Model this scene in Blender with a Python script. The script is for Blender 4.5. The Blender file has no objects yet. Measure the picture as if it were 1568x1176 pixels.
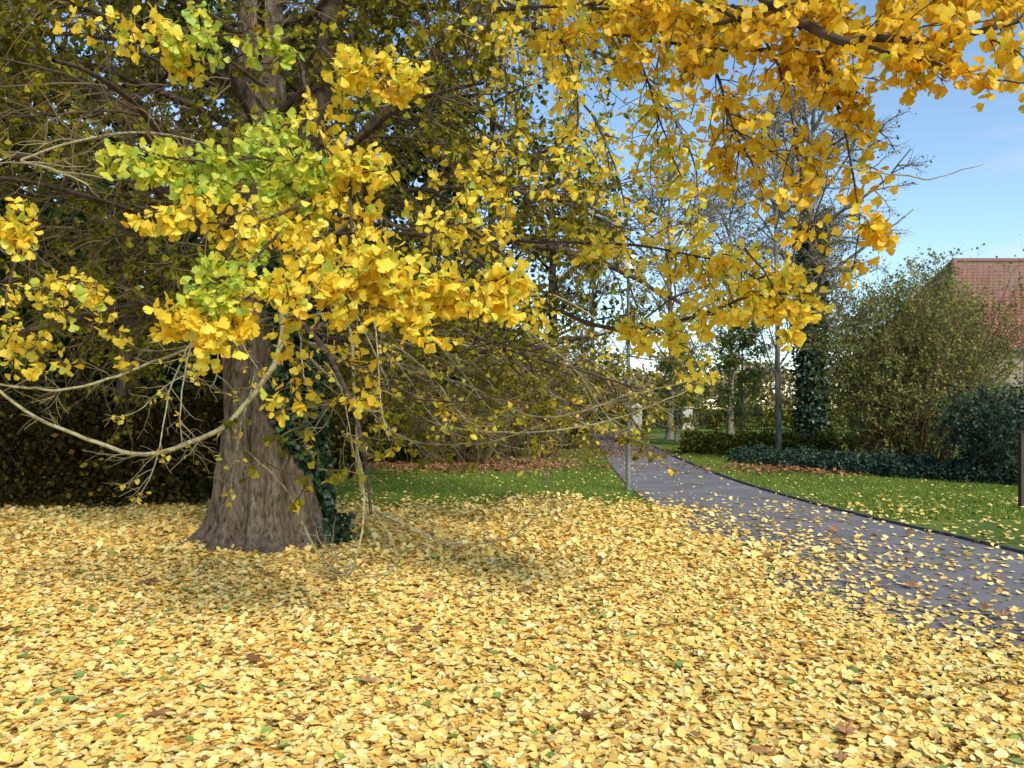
import bpy, math, numpy as np
from mathutils import Vector, Matrix
rng = np.random.default_rng(11)
sc = bpy.context.scene
def nz(v): return v/np.maximum(np.linalg.norm(v,axis=-1,keepdims=True),1e-9)

# ------------------------------------------------------------------ mesh helpers
def mesh_np(name, parts, mats, parent=None, smooth=False):
    Vs=[];L=[];S=[];R=[];M=[];off=0;ls=0
    for V,F,r,mi in parts:
        if len(F)==0: continue
        Vs.append(V.reshape(-1,3)); F=np.asarray(F); m,k=F.shape
        L.append((F+off).ravel()); S.append(ls+np.arange(m)*k); ls+=m*k
        R.append(np.zeros(m) if r is None else r); M.append(np.full(m,mi)); off+=len(Vs[-1])
    V=np.concatenate(Vs); L=np.concatenate(L); S=np.concatenate(S); R=np.concatenate(R); M=np.concatenate(M)
    me=bpy.data.meshes.new(name)
    me.vertices.add(len(V)); me.vertices.foreach_set("co",V.astype(np.float32).ravel())
    me.loops.add(len(L)); me.loops.foreach_set("vertex_index",L.astype(np.int32))
    me.polygons.add(len(S)); me.polygons.foreach_set("loop_start",S.astype(np.int32))
    for m in mats: me.materials.append(m)
    me.update(calc_edges=True)
    me.polygons.foreach_set("material_index",M.astype(np.int32))
    me.polygons.foreach_set("use_smooth",np.full(len(S),smooth))
    a=me.attributes.new("rnd",'FLOAT','FACE'); a.data.foreach_set("value",R.astype(np.float32))
    me.update()
    ob=bpy.data.objects.new(name,me); sc.collection.objects.link(ob)
    if parent: ob.parent=parent
    return ob
def empty(name,loc=(0,0,0)):
    e=bpy.data.objects.new(name,None); sc.collection.objects.link(e); e.empty_display_size=.3
    return e
def box(c,s,rz=0):
    cx,cy,cz=c; x,y,z=[k/2 for k in s]
    V=np.array([[i*x,j*y,k*z] for i in(-1,1) for j in(-1,1) for k in(-1,1)],float)
    if rz:
        ca,sa=math.cos(rz),math.sin(rz); V=np.stack([V[:,0]*ca-V[:,1]*sa,V[:,0]*sa+V[:,1]*ca,V[:,2]],1)
    F=np.array([[0,1,3,2],[4,6,7,5],[0,4,5,1],[2,3,7,6],[0,2,6,4],[1,5,7,3]])
    return V+np.array([cx,cy,cz]),F
def tubes(P,r0,r1,sides,rnd=None):
    n,m,_=P.shape
    T=np.empty_like(P); T[:,1:-1]=P[:,2:]-P[:,:-2]; T[:,0]=P[:,1]-P[:,0]; T[:,-1]=P[:,-1]-P[:,-2]; T=nz(T)
    ref=np.where(np.abs(T[:,:1,2:3])>.8,np.array([1.,0,0]),np.array([0,0,1.]))
    N=nz(np.cross(T,np.broadcast_to(ref,T.shape))); B=np.cross(T,N)
    t=np.linspace(0,1,m)[None,:]; r=(np.broadcast_to(np.asarray(r0),(n,))[:,None]*(1-t)+np.broadcast_to(np.asarray(r1),(n,))[:,None]*t)
    a=np.arange(sides)*2*math.pi/sides
    V=P[:,:,None,:]+r[:,:,None,None]*(np.cos(a)[None,None,:,None]*N[:,:,None,:]+np.sin(a)[None,None,:,None]*B[:,:,None,:])
    i=np.arange(m-1)[:,None]; j=np.arange(sides)[None,:]; j2=(j+1)%sides
    f=np.stack([i*sides+j,i*sides+j2,(i+1)*sides+j2,(i+1)*sides+j],-1).reshape(-1,4)
    F=(f[None]+(np.arange(n)*m*sides)[:,None,None]).reshape(-1,4)
    R=np.repeat(rng.random(n) if rnd is None else rnd,len(f))
    return V.reshape(-1,3),F,R
def crom(pts,m):
    p=np.array(pts,float); p=np.vstack([2*p[0]-p[1],p,2*p[-1]-p[-2]]); n=len(p)-3
    u=np.linspace(0,n-1e-6,m); i=u.astype(int); t=(u-i)[:,None]
    a,b,c,d=p[i],p[i+1],p[i+2],p[i+3]
    return .5*((2*b)+(c-a)*t+(2*a-5*b+4*c-d)*t**2+(-a+3*b-3*c+d)*t**3)

# ------------------------------------------------------------------ branches
def grow(P0,D0,L,m,droop,wig,up=0.):
    n=len(P0); P=np.empty((n,m,3)); P[:,0]=P0; d=nz(D0); st=(L/(m-1))[:,None]
    for i in range(1,m):
        t=i/(m-1)
        d=d+rng.normal(0,wig,(n,3)); d[:,2]+=-droop/(m-1)*(1 if t<.65 or up==0 else -up)
        d=nz(d); P[:,i]=P[:,i-1]+d*st
    return P
def kids(P,k,t0,t1,ang,L0,L1,m,droop,wig,up=0.,taper=.5,flat=.5):
    n,mm,_=P.shape; idx=np.repeat(np.arange(n),k); N=len(idx)
    t=rng.uniform(t0,t1,N); x=t*(mm-1); i=np.minimum(x.astype(int),mm-2); f=(x-i)[:,None]
    a=P[idx,i]; b=P[idx,i+1]; p=a*(1-f)+b*f; T=nz(b-a)
    q=rng.normal(0,1,(N,3)); q[:,2]*=flat; q=nz(q-(q*T).sum(1,keepdims=True)*T)
    A=np.radians(rng.normal(ang,12,N))[:,None]
    D=T*np.cos(A)+q*np.sin(A)
    L=rng.uniform(L0,L1,N)*(1-taper*t)
    return grow(p,D,L,m,droop,wig,up),idx,t
def along(P,k,t0=.1,t1=1.0):
    n,mm,_=P.shape; idx=np.repeat(np.arange(n),k); N=len(idx)
    t=rng.uniform(t0,t1,N); x=t*(mm-1); i=np.minimum(x.astype(int),mm-2); f=(x-i)[:,None]
    return P[idx,i]*(1-f)+P[idx,i+1]*f, idx

# ------------------------------------------------------------------ leaf templates
GV=np.array([[-.02,0,0],[.02,0,0],[0,.62,0],[0,.5,0],[-.52,1.0,.10],[-.40,1.24,.03],[-.08,1.36,-.02],[0,1.14,.0],[.08,1.36,-.02],[.40,1.24,.03],[.52,1.0,.10]])
GF=np.array([[0,1,2],[3,5,4],[3,6,5],[3,7,6],[3,8,7],[3,9,8],[3,10,9]])
GPV=GV.copy(); GPV[:,1]-=.9
GGV=GV[3:].copy(); GGV[:,1]-=.9; GGF=GF[1:]-3
FV=np.array([[0,0,0],[-.5,.75,.1],[0,1.1,-.04],[.5,.75,.1]]); FF=np.array([[0,2,1],[0,3,2]])
QV=np.array([[0,0,0],[-.42,.5,.08],[0,1,-.05],[.42,.5,.08]]); QF=np.array([[0,1,2],[0,2,3]])
def leaves(P,A,size,TV,TF,rnd=None,flatup=None):
    n=len(P); A=nz(A)
    if flatup is None: w=rng.normal(0,1,(n,3))
    else: w=np.array([0,0,1.])+rng.normal(0,flatup,(n,3))
    X=nz(np.cross(A,w)); N=np.cross(X,A)
    s=np.broadcast_to(size,(n,))[:,None,None]
    curl=rng.uniform(-.6,1.8,n)[:,None,None]
    V=P[:,None]+s*(TV[None,:,0:1]*X[:,None]+TV[None,:,1:2]*A[:,None]+curl*TV[None,:,2:3]*N[:,None])
    F=(TF[None]+(np.arange(n)*len(TV))[:,None,None]).reshape(-1,TF.shape[1])
    r=rng.random(n) if rnd is None else rnd
    return V.reshape(-1,3),F,np.repeat(r,len(TF))
def rdir(n,bias=(0,0,0),z=1.):
    d=rng.normal(0,1,(n,3)); d[:,2]*=z; return nz(nz(d)+np.array(bias))

# ------------------------------------------------------------------ materials
def newmat(name):
    m=bpy.data.materials.new(name); m.use_nodes=True; nt=m.node_tree; nt.nodes.clear()
    o=nt.nodes.new('ShaderNodeOutputMaterial'); return m,nt,o
def ramp(nt,fac,cols,interp='LINEAR'):
    r=nt.nodes.new('ShaderNodeValToRGB'); r.color_ramp.interpolation=interp
    e=r.color_ramp.elements
    while len(e)<len(cols): e.new(.5)
    for k,(p,c) in enumerate(cols): e[k].position=p; e[k].color=(*c,1)
    nt.links.new(fac,r.inputs[0]); return r.outputs[0]
def mat_leaf(name,cols,trans=.35,gloss=.0,rough=.5,detail=False):
    m,nt,o=newmat(name); N=nt.nodes; L=nt.links
    at=N.new('ShaderNodeAttribute'); at.attribute_name='rnd'
    c=ramp(nt,at.outputs['Fac'],cols)
    if detail:
        geo=N.new('ShaderNodeNewGeometry'); nn=N.new('ShaderNodeTexNoise'); nn.inputs['Scale'].default_value=45; nn.inputs['Detail'].default_value=1
        L.new(geo.outputs['Position'],nn.inputs['Vector'])
        hs=N.new('ShaderNodeHueSaturation'); mr=N.new('ShaderNodeMapRange'); mr.inputs[3].default_value=.78; mr.inputs[4].default_value=1.2
        L.new(nn.outputs[0],mr.inputs[0]); L.new(mr.outputs[0],hs.inputs['Value']); L.new(c,hs.inputs['Color']); c=hs.outputs[0]
    d=N.new('ShaderNodeBsdfDiffuse'); L.new(c,d.inputs[0]); out=d
    if trans>0:
        t=N.new('ShaderNodeBsdfTranslucent'); L.new(c,t.inputs[0])
        m1=N.new('ShaderNodeMixShader'); m1.inputs[0].default_value=trans; L.new(d.outputs[0],m1.inputs[1]); L.new(t.outputs[0],m1.inputs[2]); out=m1
    if gloss>0:
        g=N.new('ShaderNodeBsdfGlossy'); g.inputs['Roughness'].default_value=rough
        m2=N.new('ShaderNodeMixShader'); m2.inputs[0].default_value=gloss; L.new(out.outputs[0],m2.inputs[1]); L.new(g.outputs[0],m2.inputs[2]); out=m2
    L.new(out.outputs[0],o.inputs[0]); return m
def mat_noise(name,cols,scale=(1,1,1),ns=8,rough=.85,bump=.3,bdist=.02,detail=6,spec=.3,bscale=None):
    m,nt,o=newmat(name); N=nt.nodes; L=nt.links
    tc=N.new('ShaderNodeNewGeometry'); mp=N.new('ShaderNodeMapping'); mp.inputs['Scale'].default_value=scale
    L.new(tc.outputs['Position'],mp.inputs[0])
    n=N.new('ShaderNodeTexNoise'); n.inputs['Scale'].default_value=ns; n.inputs['Detail'].default_value=detail; L.new(mp.outputs[0],n.inputs['Vector'])
    c=ramp(nt,n.outputs[0],cols)
    b=N.new('ShaderNodeBsdfPrincipled'); b.inputs['Roughness'].default_value=rough; b.inputs['Specular IOR Level'].default_value=spec
    L.new(c,b.inputs['Base Color'])
    if bump>0:
        n2=N.new('ShaderNodeTexNoise'); n2.inputs['Scale'].default_value=bscale or ns*3; n2.inputs['Detail'].default_value=5; L.new(mp.outputs[0],n2.inputs['Vector'])
        bp=N.new('ShaderNodeBump'); bp.inputs['Strength'].default_value=bump; bp.inputs['Distance'].default_value=bdist
        L.new(n2.outputs[0],bp.inputs['Height']); L.new(bp.outputs[0],b.inputs['Normal'])
    L.new(b.outputs[0],o.inputs[0]); return m
def mat_twig(name,a,b):
    m,nt,o=newmat(name); at=nt.nodes.new('ShaderNodeAttribute'); at.attribute_name='rnd'
    d=nt.nodes.new('ShaderNodeBsdfDiffuse'); nt.links.new(ramp(nt,at.outputs['Fac'],[(0,a),(1,b)]),d.inputs[0]); nt.links.new(d.outputs[0],o.inputs[0]); return m

M_yel=mat_leaf('ginkgo_leaf_yellow',[(0,(.88,.58,.04)),(.35,(.94,.70,.05)),(.7,(.95,.78,.09)),(.86,(.86,.78,.10)),(1,(.42,.58,.08))],.42,.03,detail=True)
M_grn=mat_leaf('ginkgo_leaf_green_yellow',[(0,(.88,.76,.07)),(.4,(.70,.72,.09)),(1,(.32,.52,.08))],.42,.03,detail=True)
M_yel_shade=mat_leaf('ginkgo_leaf_shaded_orange',[(0,(.80,.46,.025)),(.5,(.88,.58,.03)),(.9,(.92,.68,.045)),(1,(.5,.55,.06))],.42,.03,detail=True)  # deeper orange stands in for shade on the right canopy's yellow leaves
M_fill=mat_leaf('ginkgo_leaf_inner_shade',[(0,(.10,.11,.014)),(.4,(.26,.24,.025)),(.75,(.55,.44,.03)),(1,(.86,.64,.05))],.38)  # dim crown interior put into the leaf colour
M_fall=mat_leaf('fallen_leaf',[(0,(.34,.17,.06)),(.015,(.50,.27,.06)),(.04,(.84,.50,.11)),(.3,(.91,.62,.16)),(.6,(.93,.69,.22)),(.86,(.95,.78,.35)),(.965,(.90,.74,.24)),(.976,(.28,.38,.09)),(1,(.15,.26,.06))],0,.03,detail=True)
M_brown=mat_leaf('brown_leaf',[(0,(.18,.09,.045)),(.6,(.34,.16,.075)),(1,(.48,.27,.12))],0)
M_ivy=mat_leaf('ivy_leaf',[(0,(.010,.025,.010)),(.7,(.025,.06,.02)),(1,(.06,.12,.035))],0,.06,.4)
M_dark=mat_leaf('dark_evergreen_leaf',[(0,(.010,.020,.006)),(.6,(.028,.048,.012)),(.9,(.06,.08,.016)),(1,(.20,.18,.03))],0)
M_olive=mat_leaf('olive_leaf',[(0,(.045,.055,.012)),(.5,(.11,.12,.022)),(.85,(.25,.22,.04)),(1,(.50,.38,.04))],.25)
M_lite=mat_leaf('autumn_distant_leaf',[(0,(.12,.12,.04)),(.5,(.26,.22,.08)),(1,(.45,.33,.12))],.2)
M_will=mat_leaf('willow_leaf',[(0,(.12,.15,.04)),(.5,(.24,.27,.07)),(.85,(.36,.35,.10)),(1,(.46,.36,.10))],.3)
M_hedge=mat_leaf('hedge_leaf',[(0,(.022,.022,.008)),(.6,(.055,.044,.012)),(.93,(.11,.085,.02)),(1,(.38,.24,.03))],0)  # shade over the hedge is put into its dark leaf colour
M_blue=mat_leaf('bluegreen_leaf',[(0,(.02,.035,.024)),(.7,(.055,.09,.06)),(1,(.12,.17,.11))],0)
M_grass=mat_leaf('grass_blade',[(0,(.08,.13,.018)),(.6,(.16,.235,.03)),(1,(.29,.34,.07))],0)
M_limb=mat_noise('limb_bark',[(.35,(.040,.027,.019)),(.65,(.11,.078,.052))],(1,1,1),14,.9,.4,.01)
M_twig=mat_twig('twig_bark',(.09,.06,.03),(.26,.19,.10))
M_lich=mat_noise('lichen_bark',[(.35,(.20,.17,.09)),(.6,(.42,.38,.20))],(1,1,1),20,.9,.4,.006)
M_ltwig=mat_twig('lichen_twig',(.16,.12,.065),(.36,.30,.16))
M_grey=mat_noise('grey_bark',[(.35,(.10,.085,.065)),(.5,(.18,.155,.12)),(.65,(.28,.25,.20))],(1,1,.4),8,.9,.5,.03)
M_gtwig=mat_twig('grey_twig',(.16,.125,.09),(.32,.26,.19))
M_dbark=mat_noise('dark_bark',[(.35,(.03,.022,.018)),(.65,(.08,.06,.045))],(1,1,.4),8,.9,.4,.02)
M_dtwig=mat_twig('dark_twig',(.05,.036,.024),(.13,.095,.06))
def mat_bark():
    m,nt,o=newmat('ginkgo_bark'); N=nt.nodes; L=nt.links
    g=N.new('ShaderNodeNewGeometry'); mp=N.new('ShaderNodeMapping'); mp.inputs['Scale'].default_value=(1,1,.28); L.new(g.outputs['Position'],mp.inputs[0])
    n=N.new('ShaderNodeTexNoise'); n.inputs['Scale'].default_value=26; n.inputs['Detail'].default_value=9; n.inputs['Roughness'].default_value=.65; n.inputs['Distortion'].default_value=.4; L.new(mp.outputs[0],n.inputs['Vector'])
    n3=N.new('ShaderNodeTexNoise'); n3.inputs['Scale'].default_value=3.5; n3.inputs['Detail'].default_value=8; L.new(g.outputs['Position'],n3.inputs['Vector'])
    n4=N.new('ShaderNodeTexNoise'); n4.inputs['Scale'].default_value=70; n4.inputs['Detail'].default_value=5; L.new(g.outputs['Position'],n4.inputs['Vector'])
    c1=ramp(nt,n.outputs[0],[(.34,(.05,.038,.03)),(.44,(.17,.13,.10)),(.58,(.29,.235,.185)),(.72,(.40,.34,.28))])
    c2=ramp(nt,n3.outputs[0],[(.35,(.74,.68,.56)),(.65,(1.0,.98,.92))])
    mx=N.new('ShaderNodeMix'); mx.data_type='RGBA'; mx.blend_type='MULTIPLY'; mx.inputs[0].default_value=1; L.new(c1,mx.inputs[6]); L.new(c2,mx.inputs[7])
    b=N.new('ShaderNodeBsdfPrincipled'); b.inputs['Roughness'].default_value=.95; b.inputs['Specular IOR Level'].default_value=.1; L.new(mx.outputs[2],b.inputs['Base Color'])
    ad=N.new('ShaderNodeMath'); ad.operation='MULTIPLY_ADD'; L.new(n4.outputs[0],ad.inputs[0]); ad.inputs[1].default_value=.35; L.new(n.outputs[0],ad.inputs[2])
    bp=N.new('ShaderNodeBump'); bp.inputs['Strength'].default_value=1; bp.inputs['Distance'].default_value=.06; L.new(ad.outputs[0],bp.inputs['Height']); L.new(bp.outputs[0],b.inputs['Normal'])
    L.new(b.outputs[0],o.inputs[0]); return m
M_bark=mat_bark()

# ------------------------------------------------------------------ ground sheet
def mat_ground():
    m,nt,o=newmat('ground_grass_soil'); N=nt.nodes; L=nt.links
    g=N.new('ShaderNodeNewGeometry'); sx=N.new('ShaderNodeSeparateXYZ'); L.new(g.outputs['Position'],sx.inputs[0])
    def noise(s,d=6):
        n=N.new('ShaderNodeTexNoise'); n.inputs['Scale'].default_value=s; n.inputs['Detail'].default_value=d; L.new(g.outputs['Position'],n.inputs['Vector']); return n.outputs[0]
    def mth(op,a,b=None):
        n=N.new('ShaderNodeMath'); n.operation=op
        for k,v in enumerate((a,b)):
            if v is None: continue
            if isinstance(v,(int,float)): n.inputs[k].default_value=v
            else: L.new(v,n.inputs[k])
        return n.outputs[0]
    n1=noise(.7);n2=noise(25);n3=noise(90,3)
    gr=ramp(nt,mth('ADD',mth('MULTIPLY',n1,.5),mth('MULTIPLY',n2,.5)),[(.35,(.075,.11,.018)),(.5,(.14,.195,.03)),(.65,(.21,.255,.05))])
    so=ramp(nt,n2,[(.3,(.30,.18,.06)),(.5,(.64,.42,.13)),(.7,(.84,.60,.20))])
    w=mth('ADD',sx.outputs['Y'],mth('MULTIPLY',mth('SUBTRACT',n1,.5),2.))
    a=mth('SUBTRACT',12.6,w); mk=N.new('ShaderNodeClamp'); L.new(mth('MULTIPLY',a,1.2),mk.inputs[0])
    xr=N.new('ShaderNodeClamp'); L.new(mth('SUBTRACT',5.2,sx.outputs['X']),xr.inputs[0])
    mx=N.new('ShaderNodeMix'); mx.data_type='RGBA'; L.new(mth('MULTIPLY',mk.outputs[0],xr.outputs[0]),mx.inputs[0]); L.new(gr,mx.inputs[6]); L.new(so,mx.inputs[7])
    b=N.new('ShaderNodeBsdfPrincipled'); b.inputs['Roughness'].default_value=.95; b.inputs['Specular IOR Level'].default_value=.1
    L.new(mx.outputs[2],b.inputs['Base Color'])
    bp=N.new('ShaderNodeBump'); bp.inputs['Strength'].default_value=.5; bp.inputs['Distance'].default_value=.03; L.new(mth('ADD',n2,n3),bp.inputs['Height']); L.new(bp.outputs[0],b.inputs['Normal'])
    L.new(b.outputs[0],o.inputs[0]); return m
V=np.array([[-400,-300,0],[400,-300,0],[400,900,0],[-400,900,0]],float)
mesh_np('ground',[(V,[[0,1,2,3]],None,0)],[mat_ground()])

# path
M_asph=mat_noise('path_asphalt',[(.3,(.165,.152,.150)),(.5,(.21,.195,.192)),(.7,(.255,.238,.232))],(1,1,1),1.2,.92,.2,.002,bscale=220,spec=.15)
LE=[(2.2,-3),(2.3,3.6),(2.36,8),(2.36,10.8),(2.36,14),(2.48,17),(2.9,23),(3.5,30),(4.6,44),(5.2,56),(4.6,68),(2,82)]
RE=[(6.0,-3),(5.85,4),(5.6,8.4),(5.12,11.6),(4.9,15),(4.95,19),(5.3,25),(5.95,33),(7.0,46),(7.7,57),(7.2,70),(4.8,85)]
le=crom([(a,b,0) for a,b in LE],80); re_=crom([(a,b,0) for a,b in RE],80)
le[:,2]=re_[:,2]=.004
V=np.concatenate([le,re_]); F=[[i,80+i,81+i,i+1] for i in range(79)]
mesh_np('path',[(V,F,None,0)],[M_asph])
M_edge=mat_noise('edging_stone',[(.3,(.06,.055,.05)),(.7,(.14,.13,.12))],(1,1,1),12)
def kerb(name,line,w,h,sgn):
    t=np.gradient(line,axis=0); nrm=nz(np.stack([t[:,1],-t[:,0],0*t[:,0]],1))*sgn
    a=line.copy();a[:,2]=-.02; b=line.copy(); b[:,2]=h; c=line+nrm*w; c[:,2]=h; d=line+nrm*w; d[:,2]=-.02
    n=len(line); V=np.concatenate([a,b,c,d]); F=[]
    for k in range(3):
        F+= [[k*n+i,k*n+i+1,(k+1)*n+i+1,(k+1)*n+i] for i in range(n-1)]
    mesh_np(name,[(V,F,None,0)],[M_edge])
kerb('path_kerb',re_,.05,.04,1); kerb('path_kerb',le,.04,.012,-1)
def xleft(y): return np.interp(y,le[:,1],le[:,0])
def xright(y): return np.interp(y,re_[:,1],re_[:,0])

# ------------------------------------------------------------------ fallen leaves
n=420000
x=rng.uniform(-11.5,9,n); y=rng.uniform(.8,14.5,n)
wob=.5*np.sin(x*1.3+.5)+.35*np.sin(x*3.1)+.25*np.sin(x*7+y)
d=1/(1+np.exp((y-12.5-wob)*2.6))*np.interp(y,[3,7,12],[1,.9,.65])
wx=.30*np.sin(y*1.7)+.2*np.sin(y*4.3)
dx=np.interp(x-np.interp(y,[3,5,7,9,12],[.8,.65,.1,-.15,-.3])-wx,[1.9,2.5,3.1,4.3,5.4,9],[1,.5,.14,.045,.025,.015])
keep=(rng.random(n)<d*dx+.008)&(np.abs(x)<.70*y+1.2)
x,y=x[keep],y[keep]; n=len(x)
on=(x>xleft(y))&(x<xright(y))
z=np.where(on,.008+rng.random(n)*.008,.006+rng.random(n)**1.5*.028)
A=rdir(n,z=.22)
sz=rng.normal(.056,.012,n).clip(.028,.085)
P=np.stack([x,y,z+.006],1); n0=y<5.5; n1_=(y>=5.5)&(y<8); n2_=y>=8
pp=[(*leaves(P[n0],A[n0],sz[n0],GPV,GF,flatup=.26),0),(*leaves(P[n1_],A[n1_],sz[n1_],GGV,GGF,flatup=.26),0),(*leaves(P[n2_],A[n2_],sz[n2_]*1.25,FV,FF,flatup=.25),0)]
n=9000; x=rng.uniform(-7,13,n); y=rng.uniform(11.5,40,n); k=rng.random(n)<np.exp(-(y-11.5)/9); x,y=x[k],y[k]; n=len(x)
pp.append((*leaves(np.stack([x,y,np.full(n,.03)],1),rdir(n,z=.3),.06,QV,QF,flatup=.3),0))
mesh_np('fallen_leaves',pp,[M_fall])
n=9000; x=np.concatenate([rng.normal(-1.2,1.6,n//2),rng.normal(9.5,2.,n//2)]); y=np.concatenate([rng.normal(21.5,1.3,n//2),rng.normal(20.,1.0,n//2)])
n2=3000; x=np.concatenate([x,rng.normal(3.3,1.6,n2)]); y=np.concatenate([y,rng.uniform(24,45,n2)])
n=len(x); pb=[(*leaves(np.stack([x,y,np.full(n,.045)],1),rdir(n,z=.3),rng.uniform(.07,.13,n),QV,QF,flatup=.3),0)]
a=np.linspace(0,2*math.pi,15)[:-1]; rr=np.where(np.arange(14)%2==0,.55,.27); LV=np.concatenate([[[0,0,0]],np.stack([rr*np.sin(a),rr*np.cos(a),.12*(rr>.4)],1)]); LF=np.array([[0,1+i,1+(i+1)%14] for i in range(14)])
n3=90; x=rng.uniform(-5,5,n3); y=rng.uniform(3,11,n3)
pb.append((*leaves(np.stack([x,y,np.full(n3,.05)],1),rdir(n3,z=.2),rng.uniform(.08,.14,n3),LV,LF,flatup=.2),0))
mesh_np('brown_leaf_litter',pb,[M_brown])
n=130000; x=rng.uniform(-8,14,n); y=11+rng.random(n)**1.3*22
k=((x<xleft(y)-.02)|(x>xright(y)+.08))&(np.abs(x)<.72*y+1.); x,y=x[k],y[k]; n=len(x)
GB=np.array([[-.12,0,0],[.12,0,0],[0,1,.25]])
mesh_np('lawn_grass',[(*leaves(np.stack([x,y,np.zeros(n)],1),rdir(n,(0,0,1.6)),rng.uniform(.035,.07,n),GB,np.array([[0,1,2]])),0)],[M_grass])

# ------------------------------------------------------------------ main ginkgo
gk=empty('ginkgo_tree')
TX,TY=-2.88,9.25
def trunk_mesh():
    zs=np.array([-.05,.05,.12,.22,.35,.55,.8,1.1,1.5,2,2.5,3,3.6,4.3,5.2,6.2,7.5,9,11])
    rs=np.array([.82,.73,.67,.63,.60,.56,.53,.505,.485,.465,.455,.445,.37,.32,.28,.25,.21,.16,.07])
    zz=np.concatenate([np.linspace(-.05,3,80),np.linspace(3.1,11,40)]); rr=np.interp(zz,zs,rs)
    S=192; th=np.arange(S)*2*math.pi/S
    V=[]
    for z,r in zip(zz,rr):
        fl=math.exp(-max(z,0)/1.9)
        c=TX-.03*z+.02*math.sin(z*1.3); cy=TY+.01*z
        w=.25*math.sin(z*1.7)
        ridge=np.abs(np.sin(th*4+.6+.15*z+w*.6))**.4*.36-.25
        ridge2=np.abs(np.sin(th*7.5+1.7-.22*z-w))**.4*.20-.12
        ir=.03*np.sin(th*11+z*3)+.02*np.sin(th*5-z*4)+.016*np.sin(th*19+z*7)+.012*np.sin(th*31-z*11)+.008*np.sin(th*47+z*5)
        R=r*(1+(ridge+ridge2)*(.40+.85*fl)+ir)
        R+= .15*math.exp(-max(z,0)/.14)*np.maximum(0,np.sin(th*4+.9))
        V.append(np.stack([c+R*np.cos(th),cy+R*np.sin(th),np.full(S,z)],1))
    V=np.array(V); m=len(zz)
    F=[[i*S+j,i*S+(j+1)%S,(i+1)*S+(j+1)%S,(i+1)*S+j] for i in range(m-1) for j in range(S)]
    mesh_np('trunk',[(V.reshape(-1,3),F,None,0)],[M_bark],gk,True)
trunk_mesh()
big=[([(-2.9,9.25,2.9),(-2.6,9.2,4.2),(-2.25,9.2,5.6),(-2.0,9.3,8)],.22,.10),
     ([(-2.85,9.2,3.0),(-2.2,9.0,4.1),(-1.5,8.8,4.9),(-.6,8.7,5.9),(.4,8.7,7)],.15,.05),
     ([(-3.0,9.2,3.6),(-3.9,9.0,4.5),(-5.0,8.8,5.4),(-6.3,8.6,6.2)],.14,.05),
     ([(-3.0,9.2,3.0),(-3.9,8.6,4.0),(-4.7,8,4.5),(-5.8,7.5,4.6)],.10,.03),
     ([(-2.95,9.2,2.9),(-1.9,9.4,3.5),(-.6,9.8,3.8),(1.1,10.3,3.6),(2.4,10.6,3.0)],.10,.02),
     ([(-2.9,9.2,2.5),(-2.0,9.0,2.55),(-1.0,8.8,2.3),(.1,8.5,2.25),(1.4,8.2,2.5)],.06,.012)]
parts=[];bigP=[]
for pts,r0,r1 in big:
    P=crom(pts,24)[None]; P[0,1:-1]+=rng.normal(0,.012,(22,3)); bigP.append(P); parts.append((*tubes(P,r0,r1,10),0))
mesh_np('main_limbs',parts,[M_limb],gk,True)

n1=40; zz=np.linspace(2.3,8.0,n1); az=np.arange(n1)*2.399+.4
P0=np.stack([TX-.03*zz,TY+0*zz,zz],1); el=np.radians(rng.uniform(5,38,n1))
D=np.stack([np.cos(az)*np.cos(el),np.sin(az)*np.cos(el),np.sin(el)],1)
L1=grow(P0,D,rng.uniform(4.2,6.4,n1)*np.interp(zz,[2,6,9],[.95,1,.6]),14,.75,.07)
L1=np.concatenate([L1]+[b[:,np.linspace(0,23,14).astype(int)] for b in bigP])
L2,i2,_=kids(L1,13,.12,1,52,1.1,2.6,10,.9,.10,up=1.2,taper=.4)
L3,i3,_=kids(L2,8,.1,1,50,.35,1.1,6,.7,.13,up=1.,taper=.3)
L4,i4,_=kids(L3,3,.15,1,48,.12,.4,3,.4,.15)
def ok(P,ymin=5.2):
    return (P[:,:,1].min(1)>ymin)&(P[:,:,2].min(1)>.9)&~((P[:,:,0].max(1)>1.0)&(P[:,:,1].min(1)<6.0))
L1k=L1[L1[:,:,1].min(1)>3.2]
L2=L2[ok(L2)]; L3=L3[ok(L3,5.0)]; L4=L4[ok(L4,5.0)]
mesh_np('branches',[(*tubes(L1k,.045,.012,6),0),(*tubes(L2,.014,.0045,4),0)],[M_limb],gk,True)
mesh_np('twigs',[(*tubes(L3,.0065,.003,3),0),(*tubes(L4,.004,.002,3),0)],[M_twig],gk)
def clump(P):
    c=P.mean(1); return .5+.5*np.sin(c[:,0]*1.9+1)*np.sin(c[:,1]*1.7+2)*np.sin(c[:,2]*2.3)
parts=[]
for PP,k,sz in ((L3,4,.062),(L4,3,.062)):
    kp=rng.random(len(PP))<clump(PP)**1.4*1.0+.05
    q,_=along(PP[kp],k); q=np.repeat(q,2,0)
    rad=np.hypot(q[:,0]-TX,q[:,1]-TY); b=np.clip((rad-1.5)/4.5,0,1)*np.where(q[:,0]>-2.5,1,.75)  # leaf tone drops towards the trunk and on the left, as painted crown shade
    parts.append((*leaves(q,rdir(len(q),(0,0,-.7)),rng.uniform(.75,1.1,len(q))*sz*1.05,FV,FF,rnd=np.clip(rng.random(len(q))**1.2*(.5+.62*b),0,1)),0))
print('filler leaves',sum(len(p[1]) for p in parts)/2, len(L3),len(L4))
mesh_np('inner_foliage',parts,[M_fill],gk)

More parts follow.
